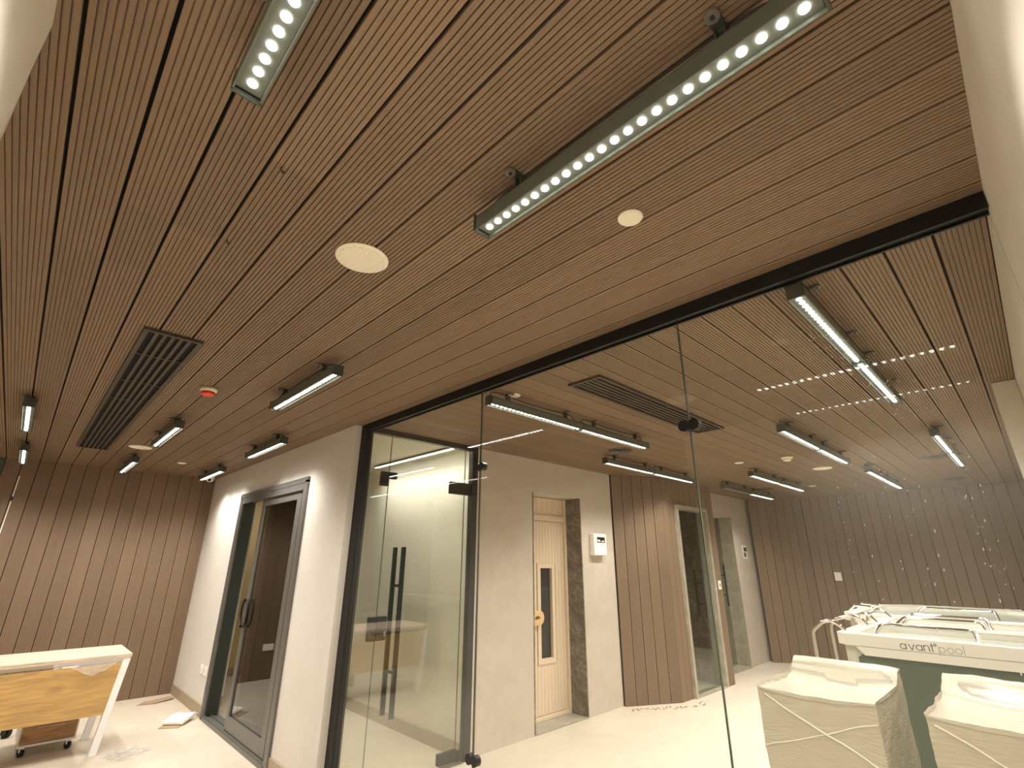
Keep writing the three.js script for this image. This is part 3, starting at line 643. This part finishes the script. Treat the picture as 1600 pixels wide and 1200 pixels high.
// ------------------------------------------------------------------ desk and pedestal
{ const t = thing('desk', 'oak desk with white slanted legs and loose film under the top', 'desk', [0.3, 0, -6.28]);
  const X1 = 0.7, X0 = -0.7, zf = 0.33, zb = -0.33, H = 0.76;
  mesh('desk_top', box(X0, X1, H - 0.03, H, zb, zf, 0.003), M.oakTop, t);
  mesh('under_frame', [box(X0 + 0.06, X1 - 0.06, H - 0.062, H - 0.031, zf - 0.075, zf - 0.045), box(X0 + 0.06, X1 - 0.06, H - 0.062, H - 0.031, zb + 0.045, zb + 0.075)], M.steelWhite, t);
  const s = new THREE.Shape([[X0 + 0.05, 0.69], [X1 - 0.06, 0.69], [X1 - 0.105, 0.3], [X0 + 0.095, 0.3]].map(q => new THREE.Vector2(...q)));
  const g = new THREE.ExtrudeGeometry(s, { depth: 0.018, bevelEnabled: false }); g.translate(0, 0, zf - 0.03);
  mesh('modesty_panel', g, M.oak, t);
  for (const sx of [-1, 1]) for (const z of [zf - 0.04, zb + 0.06]) {
    const xt = sx * (X1 - 0.03), xb = sx * (X1 - 0.115);
    const ls = new THREE.Shape([[xt - 0.025, H - 0.031], [xt + 0.025, H - 0.031], [xb + 0.025, 0], [xb - 0.025, 0]].map(q => new THREE.Vector2(...q)));
    const lg = new THREE.ExtrudeGeometry(ls, { depth: 0.05, bevelEnabled: true, bevelSize: 0.002, bevelThickness: 0.002, bevelSegments: 1 }); lg.translate(0, 0.002, z - 0.02);
    mesh('leg', lg, M.steelWhite, t);
  }
}
function crumple(w, d, h, n, sd) {                  // crumpled sheet lying about y = 0
  const g = new THREE.PlaneGeometry(w, d, n, n); g.rotateX(-Math.PI / 2); const p = g.attributes.position;
  for (let i = 0; i < p.count; i++) { const x = p.getX(i), z = p.getZ(i); const e = 1 + 0.25 * noise2(x * 9 + sd, z * 9); p.setXYZ(i, x * e, h * (0.5 + 0.5 * noise2(x * 14 + sd, z * 14 + sd)) + 0.3 * h * Math.abs(noise2(x * 40 + sd, z * 40)), z * e); }
  g.computeVertexNormals(); return g;
}
{ const t = thing('plastic_film', 'clear plastic film hanging under the front edge of the desk top', 'film', [0.72, 0.735, -5.93]);
  const g = new THREE.PlaneGeometry(0.5, 0.13, 30, 8); const p = g.attributes.position;
  for (let i = 0; i < p.count; i++) { const x = p.getX(i), v = (p.getY(i) + 0.065) / 0.13; const depth = 0.035 + 0.085 * Math.max(0, 1 - Math.abs(x - 0.02) / 0.17); p.setXYZ(i, x, -(1 - v) * depth, 0.012 + 0.012 * noise2(x * 22, v * 3) * (1 - v)); }
  g.computeVertexNormals(); raw('sheet', uvm(g), M.filmClear, t); }
{ const t = thing('plastic_film', 'crumpled clear plastic film on the floor at the desk leg', 'film', [1.1, 0.002, -5.85], 0.4);
  raw('sheet', uvm(crumple(0.28, 0.22, 0.014, 20, 3)), M.filmClear, t); }
{ const t = thing('drawer_pedestal', 'white drawer pedestal with brown wood fronts on castors under the desk', 'pedestal', [0.6, 0, -6.56]);
  const w = 0.19, d = 0.24;
  mesh('body', [box(-w, w, 0.09, 0.11, -d, d - 0.02), box(-w, w, 0.5, 0.52, -d, d - 0.02), box(-w, -w + 0.018, 0.11, 0.5, -d, d - 0.02), box(w - 0.018, w, 0.11, 0.5, -d, d - 0.02), box(-w + 0.018, w - 0.018, 0.11, 0.5, -d, -d + 0.015), box(-w, w, 0.075, 0.09, -d, d)], M.steelWhite, t);
  for (const [y0, y1] of [[0.095, 0.29], [0.295, 0.5]]) { const f = mesh('drawer', box(-w + 0.012, w - 0.012, y0, y1, d - 0.019, d, 0.002), M.walnut, t); mesh('pull_slot', box(-0.09, 0.09, (y0 + y1) / 2 + 0.01, (y0 + y1) / 2 + 0.018, d + 0.0003, d + 0.004), M.oakTop, f); }
  for (const sx of [-1, 1]) for (const sz of [-1, 1]) { const g = new THREE.CylinderGeometry(0.03, 0.03, 0.022, 20); g.rotateZ(Math.PI / 2); g.rotateY(0.5); g.translate(sx * (w - 0.04), 0.03, sz * (d - 0.045)); const c = mesh('castor', g, M.rubber, t); mesh('castor_fork', box(sx * (w - 0.04) - 0.016, sx * (w - 0.04) + 0.016, 0.035, 0.075, sz * (d - 0.045) - 0.012, sz * (d - 0.045) + 0.012), M.steelWhite, c); }
}
{ const t = thing('castor', 'loose black castor on the floor at the left edge under the desk', 'castor', [0.36, 0, -7.1], 0.6);
  const g = new THREE.CylinderGeometry(0.045, 0.045, 0.03, 24); g.rotateZ(Math.PI / 2); g.translate(0, 0.045, 0); mesh('wheel', g, M.rubber, t);
  mesh('fork', [box(-0.028, -0.02, 0.03, 0.1, -0.03, 0.03), box(0.02, 0.028, 0.03, 0.1, -0.03, 0.03), box(-0.03, 0.03, 0.1, 0.108, -0.05, 0.05)], M.black, t); }
{ const t = thing('paper_packet', 'white paper packet in clear film on the floor before the sliding door', 'packet', [1.61, 0, -6.52], 0.9);
  mesh('cardboard', box(-0.17, 0.1, 0.0005, 0.006, -0.09, 0.09), M.card, t);
  const g = new RoundedBoxGeometry(0.24, 0.035, 0.2, 3, 0.012); g.rotateZ(0.08); g.translate(0.02, 0.036, 0); mesh('packet', g, M.paper, t);
  const f = crumple(0.12, 0.22, 0.05, 14, 9); f.translate(0.16, 0.003, 0); raw('film', uvm(f), M.filmClear, t); }
{ const t = thing('cardboard_piece', 'flat brown cardboard piece on the floor at the plank wall corner', 'cardboard', [1.62, 0, -7.62], 0.12);
  const s = new THREE.Shape([[-0.2, -0.03], [-0.05, -0.1], [0.17, -0.04], [0.17, 0.1], [-0.02, 0.06], [-0.1, 0.08]].map(q => new THREE.Vector2(...q)));
  const g = new THREE.ExtrudeGeometry(s, { depth: 0.005, bevelEnabled: false }); g.rotateX(-Math.PI / 2); g.rotateZ(0.03); g.translate(0, 0.006, 0); mesh('sheet', g, M.card, t); }

// ------------------------------------------------------------------ film-wrapped armchairs
function wrapped(label, x0, x1, z0, z1, hF, hB, sd) {
  const t = thing('wrapped_armchair', label, 'armchair', [(x0 + x1) / 2, 0, (z0 + z1) / 2], 0, { group: 'film-wrapped armchairs' });
  const W = x1 - x0, D = z1 - z0, r = 0.085;
  let g = new THREE.BoxGeometry(2, 2, 2, 44, 40, 40); g.deleteAttribute('uv'); g.deleteAttribute('normal'); g = mergeVertices(g, 1e-5);
  const p = g.attributes.position, v = new THREE.Vector3(), c = new THREE.Vector3();
  for (let i = 0; i < p.count; i++) {
    v.fromBufferAttribute(p, i);
    const H = hF + (hB - hF) * THREE.MathUtils.smoothstep(v.x, 0.42, 0.72);
    v.set(v.x * W / 2, (v.y + 1) / 2 * H, v.z * D / 2);
    const u = v.x / (W / 2), w = v.z / (D / 2), top = v.y / H;
    c.set(THREE.MathUtils.clamp(v.x, -W / 2 + r, W / 2 - r), THREE.MathUtils.clamp(v.y, r * 0.4, H - r), THREE.MathUtils.clamp(v.z, -D / 2 + r, D / 2 - r));
    const d = v.clone().sub(c); if (d.lengthSq() > 1e-12) v.copy(c).addScaledVector(d.normalize(), Math.min(r, v.distanceTo(c) * 1.0 + 0));
    if (top > 0.8) { // dished seat-side top, raised back ridge
      const e = (1 - u * u) * (1 - w * w), k = (top - 0.8) / 0.2;
      v.y -= k * 0.05 * Math.pow(Math.max(0, e), 0.7) * (1 - THREE.MathUtils.smoothstep(u, 0.4, 0.75));
      v.y -= k * 0.03 * Math.pow(Math.max(0, w), 3) * THREE.MathUtils.smoothstep(u, 0.5, 0.8);   // back corner slumps on one side
      v.y -= k * 0.03 * (1 - w * w) * THREE.MathUtils.smoothstep(-u, 0.7, 1);  // sag of the front edge
    }
    const q = 0.005 * noise3(v.x * 3.5 + sd, v.y * 3.5, v.z * 3.5) + 0.003 * noise3(v.x * 9, v.y * 14 + sd, v.z * 9);
    const taper = 1 + 0.05 * (top - 0.5);
    v.x *= taper; v.z *= 1 + 0.03 * (top - 0.5);
    v.x += q * Math.sign(v.x) * Math.abs(u); v.z += q * Math.sign(v.z) * Math.abs(w); if (top > 0.6) v.y += q * 0.9;
    v.y = Math.max(0.0005, v.y);
    p.setXYZ(i, v.x, v.y, v.z);
  }
  g.computeVertexNormals();
  const nrm = g.attributes.normal, uv = new Float32Array(p.count * 2);
  for (let i = 0; i < p.count; i++) { const ny = Math.abs(nrm.getY(i)), nx = Math.abs(nrm.getX(i)); const a = ny > 0.7 ? [p.getZ(i), p.getX(i)] : nx > 0.6 ? [p.getZ(i), p.getY(i)] : [p.getX(i), p.getY(i)]; uv[2 * i] = a[0] + sd * 0.13; uv[2 * i + 1] = a[1]; }
  g.setAttribute('uv', new THREE.BufferAttribute(uv, 2));
  raw('wrapped_body', g, M.film, t);
  const probe = new THREE.Mesh(g, M.film); probe.material.side = THREE.DoubleSide; probe.updateMatrixWorld(true);
  const ray = new THREE.Raycaster();
  const fold = (a, b, rr) => {                       // taut folds lying on the front face
    const pts = [];
    for (let i = 0; i <= 14; i++) {
      const s = i / 14, y = a[0] + (b[0] - a[0]) * s + 0.006 * noise2(s * 3, sd), z = a[1] + (b[1] - a[1]) * s;
      ray.set(new THREE.Vector3(-3, y, z), new THREE.Vector3(1, 0, 0)); const hit = ray.intersectObject(probe)[0];
      if (hit) pts.push([hit.point.x - rr * 0.4, y, z]);
    }
    mesh('film_fold', tube(pts, rr, 36, 6), M.filmFold, t);
  };
  fold([hF - 0.09, -D / 2 + 0.03], [hF - 0.38, D / 2 - 0.09], 0.0045);
  fold([hF - 0.40, -D / 2 + 0.04], [hF - 0.16, D / 2 - 0.04], 0.003);
}
wrapped('film-wrapped pale armchair standing nearer the shower doors', 3.2, 4.06, -1.425, -0.69, 0.975, 1.05, 2.1);
wrapped('film-wrapped pale armchair at the right edge before the lettered tub', 3.18, 4.08, -0.655, 0.02, 0.975, 1.045, 6.4);

// ------------------------------------------------------------------ tubs
function tub(label, x0, x1, z0, z1, H, cut, letters) {
  const t = thing('hydro_tub', label, 'tub', [(x0 + x1) / 2, 0, (z0 + z1) / 2]);
  const a = (x1 - x0) / 2, b = (z1 - z0) / 2;
  const oct = (a, b, c) => [[-a, -b + c * 0.35], [-a + c * 0.35, -b], [a - c, -b], [a, -b + c], [a, b - c], [a - c, b], [-a + c * 0.35, b], [-a, b - c * 0.35]].map(q => new THREE.Vector2(q[0], -q[1]));
  const ex = (o, hole, y0, y1, bev = 0.006) => { const s = new THREE.Shape(o); if (hole) s.holes.push(new THREE.Path(hole)); const g = new THREE.ExtrudeGeometry(s, { depth: y1 - y0 - 2 * bev, bevelEnabled: bev > 0, bevelSize: bev, bevelOffset: -bev, bevelThickness: bev, bevelSegments: 2 }); g.rotateX(-Math.PI / 2); g.translate(0, y0 + bev, 0); return g; };
  mesh('rim', ex(oct(a, b, cut), oct(a - 0.09, b - 0.13, cut * 0.8), H - 0.085, H), M.acrylic, t);
  mesh('basin', ex(oct(a - 0.085, b - 0.125, cut * 0.8), null, H - 0.07, H - 0.045, 0), M.basin, t);
  mesh('body', ex(oct(a - 0.035, b - 0.03, cut), null, 0.0005, H - 0.086, 0), M.tubPale, t);
  // front: white apron below the rim with sloped ends, green panel under it
  const apron = new THREE.Shape([[-b + 0.12, 0.001], [b - 0.12, 0.001], [b - 0.17, -0.055], [-b + 0.17, -0.055]].map(q => new THREE.Vector2(...q)));
  const ag = new THREE.ExtrudeGeometry(apron, { depth: 0.035, bevelEnabled: false }); ag.rotateY(-Math.PI / 2); ag.translate(-a + 0.036, H - 0.087, 0); mesh('apron', ag, M.acrylic, t);
  const gp = new THREE.Shape([[-b + 0.12, 0.08], [b - 0.12, 0.08], [b - 0.12, H - 0.16], [b - 0.17, H - 0.125], [-b + 0.17, H - 0.125], [-b + 0.12, H - 0.16]].map(q => new THREE.Vector2(...q)));
  const gg = new THREE.ExtrudeGeometry(gp, { depth: 0.012, bevelEnabled: false }); gg.rotateY(-Math.PI / 2); gg.translate(-a + 0.0345, 0, 0); mesh('side_panel', gg, M.tubGreen, t);
  return { t, a, b };
}
function chromeRail(t, pts, r = 0.016) { mesh('chrome_rail', tube(pts, r, 60, 10), M.chrome, t); }
const H = 1.05;
{ // tub nearest, with lettering
  const { t, a, b } = tub('white rimmed hydro tub nearest the glass with grey lettering on its front', 4.7, 5.56, -1.27, 0.0, H, 0.16);
  const y = H + 0.04, cx = 5.13, cz = -0.635, L = (x, yy, z) => [x - cx, yy, z - cz];
  chromeRail(t, [L(5.0, H - 0.045, -1.09), L(5.03, y, -1.02), L(5.05, y, -0.9), L(5.05, y, -0.65), L(5.05, y, -0.5), L(5.0, y - 0.005, -0.47), L(4.86, H - 0.045, -0.45)]);
  chromeRail(t, [L(4.85, 0.4, -1.47), L(4.85, 0.95, -1.47), L(4.85, 1.03, -1.46), L(4.85, 1.1, -1.38), L(4.85, 1.11, -1.31), L(4.85, 1.08, -1.26), L(4.85, H, -1.235)], 0.014);
  chromeRail(t, [L(5.4, 0.4, -1.48), L(5.4, 0.95, -1.48), L(5.4, 1.03, -1.47), L(5.4, 1.085, -1.41), L(5.4, 1.11, -1.3), L(5.4, 1.1, -1.24), L(5.4, H, -1.2)], 0.014);
  const st = (y) => mesh('ladder_step', box(4.84 - cx, 5.41 - cx, y, y + 0.02, -1.53 - cz, -1.43 - cz, 0.004), M.chrome, t);
  st(0.4); mesh('ladder_leg', [rod(L(4.85, 0, -1.47), L(4.85, 0.41, -1.47), 0.014), rod(L(5.4, 0, -1.48), L(5.4, 0.41, -1.48), 0.014)], M.chrome, t);
  mesh('drain_slot', box(4.9 - cx, 4.94 - cx, H - 0.0448, H - 0.043, -1.0 - cz, -0.93 - cz), M.rubber, t);
  // lettering: rings and bars, lying on the apron
  const X = -a - 0.0006, s = 0.019, w = 0.0052, base = H - 0.075;
  const ring = (z, yy, r) => { const g = new THREE.RingGeometry(r - w, r, 28); g.rotateY(-Math.PI / 2); g.translate(X, yy, z - cz); return g; };
  const stroke = (z0, y0, z1, y1) => { const g = bar([X, y0, z0 - cz], [X, y1, z1 - cz], w, 0.0006, [1, 0, 0]); const q = new THREE.BoxGeometry(0.0006, w, Math.hypot(z1 - z0, y1 - y0)); q.rotateX(-Math.atan2(y1 - y0, z1 - z0)); q.translate(X, (y0 + y1) / 2, (z0 + z1) / 2 - cz); return q; };
  const letter = (n, gs, m) => mesh(n, gs, m, t);
  let z = -0.855; const yb = base, D = M.inkDark, Pp = M.inkPale;
  letter('letter', [ring(z, yb + s, s), stroke(z + s - w / 2, yb, z + s - w / 2, yb + 2 * s)], D);
  z += 0.048; letter('letter', [stroke(z - 0.016, yb + 2 * s, z, yb), stroke(z + 0.016, yb + 2 * s, z, yb)], D);
  z += 0.042; letter('letter', [ring(z, yb + s, s), stroke(z + s - w / 2, yb, z + s - w / 2, yb + 2 * s)], D);
  z += 0.04; letter('letter', [stroke(z - 0.013, yb, z - 0.013, yb + 2 * s), stroke(z + 0.015, yb, z + 0.015, yb + 1.5 * s), (() => { const g = new THREE.RingGeometry(0.014 - w / 2, 0.014 + w / 2, 20, 1, 0, Math.PI); g.rotateY(-Math.PI / 2); g.translate(X, yb + 1.3 * s, z + 0.001 - cz); return g; })()], D);
  z += 0.032; letter('letter', [stroke(z, yb, z, yb + 2.9 * s), stroke(z - 0.009, yb + 2 * s, z + 0.009, yb + 2 * s)], D);
  z += 0.02; letter('letter', [ring(z, yb + 2.4 * s, 0.0085)], D);
  z += 0.032; letter('letter', [ring(z, yb + s, s), stroke(z - s + w / 2, yb - 0.016, z - s + w / 2, yb + 2 * s)], Pp);
  z += 0.044; letter('letter', [ring(z, yb + s, s)], Pp);
  z += 0.043; letter('letter', [ring(z, yb + s, s)], Pp);
  z += 0.028; letter('letter', [stroke(z, yb, z, yb + 2.9 * s)], Pp);
}
{ const { t } = tub('middle hydro tub with two chrome rails', 5.66, 6.46, -1.27, 0.0, H, 0.14);
  const cx = 6.06, cz = -0.635, y = H + 0.04, L = (x, yy, z) => [x - cx, yy, z - cz];
  for (const x of [5.82, 6.2]) chromeRail(t, [L(x - 0.03, H - 0.045, -1.09), L(x, y, -1.0), L(x, y, -0.9), L(x, y, -0.65), L(x, y, -0.52), L(x - 0.05, y - 0.005, -0.48), L(x - 0.14, H - 0.045, -0.45)]);
  for (const x of [5.75, 6.35]) chromeRail(t, [L(x, H - 0.005, -1.2), L(x, 1.1, -1.25), L(x, 1.11, -1.31), L(x, 1.06, -1.38), L(x, 0.95, -1.4), L(x, 0.0, -1.4)], 0.014);
}
{ const { t } = tub('far long hydro tub against the back plank wall side', 6.58, 8.42, -1.68, -0.05, H, 0.35);
  const cx = 7.5, cz = -0.865, y = H + 0.05, L = (x, yy, z) => [x - cx, yy, z - cz];
  chromeRail(t, [L(6.95, H - 0.045, -1.1), L(7.05, y, -1.02), L(7.07, y, -0.9), L(7.07, y, -0.7), L(7.05, y, -0.5), L(6.99, y - 0.005, -0.47), L(6.85, H - 0.045, -0.44)]);
  for (const x of [6.75, 7.1]) chromeRail(t, [L(x, H, -1.4), L(x, 1.1, -1.42), L(x, 1.11, -1.5), L(x, 1.11, -1.58), L(x, 1.06, -1.64), L(x, H, -1.645)], 0.013);
  for (const [x, z] of [[8.36, -1.0], [8.36, -0.45], [8.36, -0.36]]) { const k = cyl(0.03, H - 0.0005, H + 0.008, 20); k.translate(x - cx, 0, z - cz); mesh('control_knob', k, M.chrome, t); }
}
{ // debris along the foot of the plank wall
  const gs = []; for (let i = 0; i < 60; i++) { const s = rnd(), r = 0.003 + rnd() * 0.01; const g = new THREE.IcosahedronGeometry(r, 0); g.scale(1.4, 0.5, 1); g.rotateY(rnd() * 6); g.translate(5.35 + 0.95 * s + (rnd() - 0.5) * 0.1, r * 0.35, -3.68 + 0.42 * Math.min(1, s * 1.4) + 0.02 + rnd() * 0.09); gs.push(g); }
  const t = thing('plaster_crumbs', 'plaster crumbs on the floor along the plank wall', 'debris', [0, 0, 0], 0, { kind: 'stuff' });
  mesh('crumbs', gs, M.card, t);
}

renderer.render(scene, camera);
